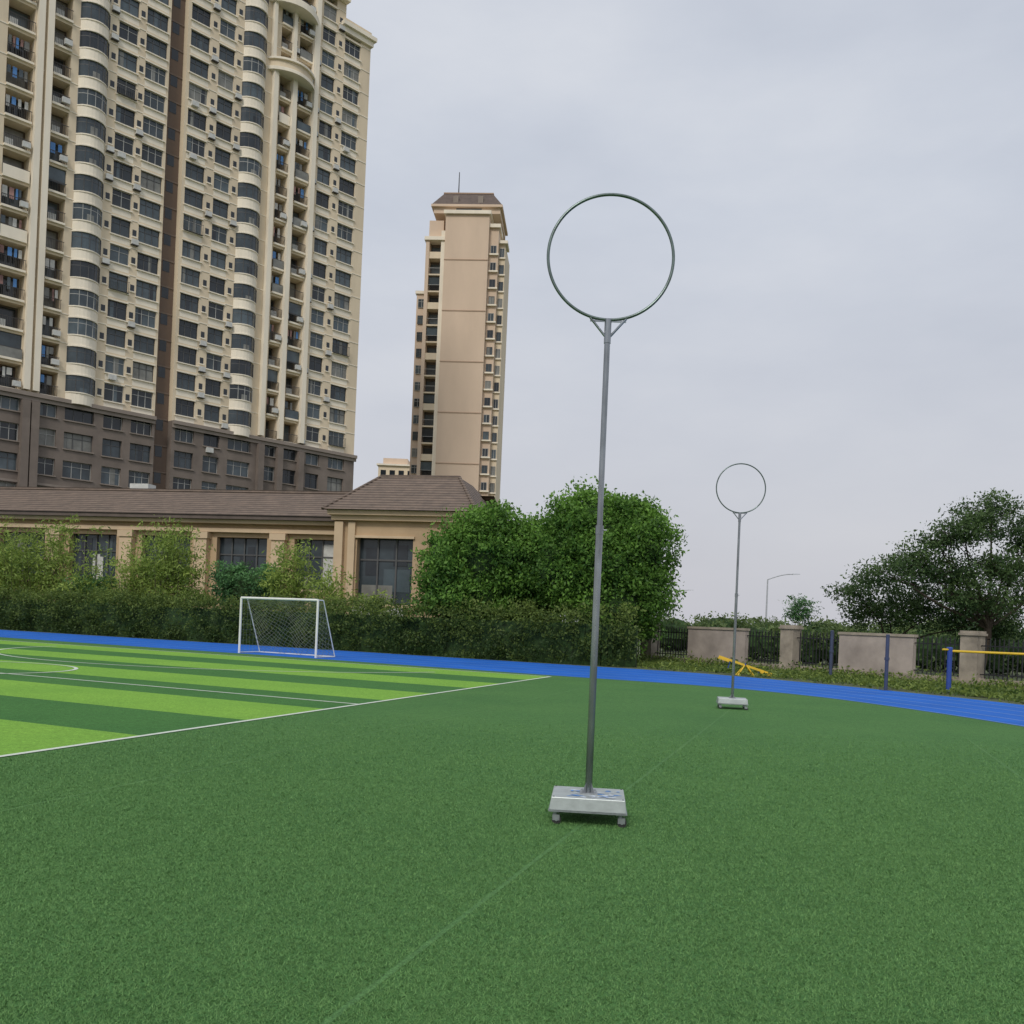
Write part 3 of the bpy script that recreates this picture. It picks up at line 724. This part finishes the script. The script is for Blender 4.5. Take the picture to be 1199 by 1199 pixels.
# ------------------------------------------------------------ playground bits
def seesaw():
    e=group('seesaw',(8.7,34.6,0)); m=MB(); c=Vector((8.7,34.8,.42))
    d=Vector((.98,-.2,-.30)).normalized(); s=Vector((.2,.98,0)).normalized(); u=d.cross(s)*-1
    def bx(a,b,w,h,k,off=0):
        q=[]
        for zz in (off,off+h):
            for (t,o) in ((a,-w),(b,-w),(b,w),(a,w)): q.append(c+d*t+s*o+u*zz)
        m.hexa(q,k)
    bx(-1.0,1.0,.05,.08,'yellow'); bx(-1.02,-.6,.14,.04,'yellow',.085); bx(.6,1.02,.14,.04,'yellow',.085)
    for t in (-.55,.55):
        a=c+d*t+u*.08; m.tube(a,a+u*.25,.018,.018,'bluep',8); m.tube(a+u*.25-s*.14,a+u*.25+s*.14,.018,.018,'bluep',8)
    for sg in (-1,1):
        m.tube(c+s*.1*sg,Vector((c.x-.3,c.y+.16*sg,.0)),.025,.025,'yellow',8); m.tube(c+s*.1*sg,Vector((c.x+.3,c.y+.16*sg,.0)),.025,.025,'yellow',8)
    m.tube(c-s*.16,c+s*.16,.03,.03,'bluep',8); m.build('seesaw_frame',e)
seesaw()
def post(name,X,Y,h,k,r):
    e=group(name,(X,Y,0)); m=MB(); m.tube((X,Y,0),(X,Y,h),r,r,k,12); m.tube((X,Y,h),(X,Y,h+.03),r*1.2,r*.8,k,12); m.fbox(((X,Y),(1,0),(0,-1)),-.15,.15,-.15,.15,-.01,.02,'slate')
    m.tube((X,Y,h*.55),(X,Y,h*.6),r*1.35,r*1.35,k,12); m.build('post_shaft',e)
post('net_post',12.0,35.2,1.78,'slate',.06); post('net_post.001',11.45,28.6,1.68,'slate',.055)
def bars():
    e=group('parallel_bars',(14.5,28.3,0)); m=MB()
    for (x,y) in ((13.45,28.8),(16.2,28.6),(13.7,29.4),(16.4,29.2)):
        m.tube((x,y,0),(x,y,1.36),.075 if x<13.6 else .05,.075 if x<13.6 else .05,'bluep',12); m.tube((x,y,1.36),(x,y,1.40),.085,.06,'bluep',12)
    for (a,b) in (((13.45,28.8),(16.2,28.6)),((13.7,29.4),(16.4,29.2))):
        m.tube((a[0]-.0,a[1],1.28),(b[0]+.3,b[1],1.28),.035,.035,'yellow',10)
    m.tube((13.2,28.75,1.32),(13.45,28.8,1.32),.03,.03,'yellow',8)
    m.build('bar_frame',e)
bars()
def lamp(name,X,Y,h,arm):
    e=group(name,(X,Y,0)); m=MB(); m.tube((X,Y,0),(X,Y,h-.6),.11,.07,'lampgrey',10)
    pr=Vector((X,Y,h-.6))
    for j in range(1,6):
        x=j/5; q=Vector((X+arm*x,Y,h-.6+.75*math.sin(x*math.pi/2)*.9)); m.tube(pr,q,.055,.05,'lampgrey',8); pr=q
    sg=1 if arm>0 else -1
    m.hexa([(pr.x,Y-.14,pr.z-.06),(pr.x+.8*sg,Y-.14,pr.z+.0),(pr.x+.8*sg,Y+.14,pr.z),(pr.x,Y+.14,pr.z-.06),(pr.x,Y-.1,pr.z+.06),(pr.x+.8*sg,Y-.08,pr.z+.08),(pr.x+.8*sg,Y+.08,pr.z+.08),(pr.x,Y+.1,pr.z+.06)],'lampgrey')
    m.tube((X,Y,0),(X,Y,.5),.18,.16,'lampgrey',10); m.build('lamp_column',e)
lamp('street_lamp',27.0,100,8.0,2.6); lamp('street_lamp.001',24.0,140,7.6,2.0)

# ------------------------------------------------------------ world & sun
w=bpy.data.worlds.new('World'); scene.world=w; w.use_nodes=True; nt=w.node_tree
bg=nt.nodes['Background']; sky=N(nt,'ShaderNodeTexSky'); sky.sky_type='NISHITA'; sky.sun_disc=False
sky.air_density=1.5; sky.dust_density=3
tc=N(nt,'ShaderNodeTexCoord'); mp=N(nt,'ShaderNodeMapping'); mp.inputs['Scale'].default_value=(1,1,2.6); nt.links.new(tc.outputs['Generated'],mp.inputs['Vector'])
n1=noise(nt,mp.outputs[0],2.1,6,.55)
cl=ramp(nt,n1,[(.28,(.51,.55,.635)),(.5,(.595,.63,.705)),(.72,(.69,.715,.77))])
sx=N(nt,'ShaderNodeSeparateXYZ'); nt.links.new(tc.outputs['Generated'],sx.inputs[0])
hz=N(nt,'ShaderNodeMapRange'); hz.inputs[1].default_value=0; hz.inputs[2].default_value=.40; hz.inputs[3].default_value=.75; hz.inputs[4].default_value=0; nt.links.new(sx.outputs['Z'],hz.inputs[0])
c=mixc(nt,hz.outputs[0],cl,(.56,.55,.59))
sc=N(nt,'ShaderNodeVectorMath',operation='SCALE'); nt.links.new(c,sc.inputs[0]); sc.inputs['Scale'].default_value=10.4
c=mixc(nt,.93,sky.outputs[0],sc.outputs[0]); nt.links.new(c,bg.inputs['Color']); bg.inputs['Strength'].default_value=.1
sl=bpy.data.lights.new('sun','SUN'); sl.energy=1.5; sl.angle=R(14); sl.color=(1,.95,.88); so=bpy.data.objects.new('sun',sl); scene.collection.objects.link(so)
sd=Vector((-.22,-.70,.68)).normalized(); so.rotation_euler=sd.to_track_quat('Z','Y').to_euler(); so.location=(-10,-20,40)
sky.sun_elevation=math.asin(sd.z); sky.sun_rotation=math.atan2(sd.x,sd.y)%(2*math.pi)

# ------------------------------------------------------------ camera
cam=bpy.data.cameras.new('camera'); cam.sensor_width=36; cam.lens=36*1100/1199; cam.shift_y=131/1199; cam.clip_start=.05; cam.clip_end=6000
co_=bpy.data.objects.new('camera',cam); scene.collection.objects.link(co_)
th=R(2.4); c_,s_=math.cos(th),math.sin(th)
co_.matrix_world=Matrix(((c_,-s_,0,0),(0,0,-1,0),(s_,c_,0,1.55),(0,0,0,1)))
scene.camera=co_
scene.view_settings.view_transform='Standard'; scene.view_settings.look='None'; scene.view_settings.exposure=0
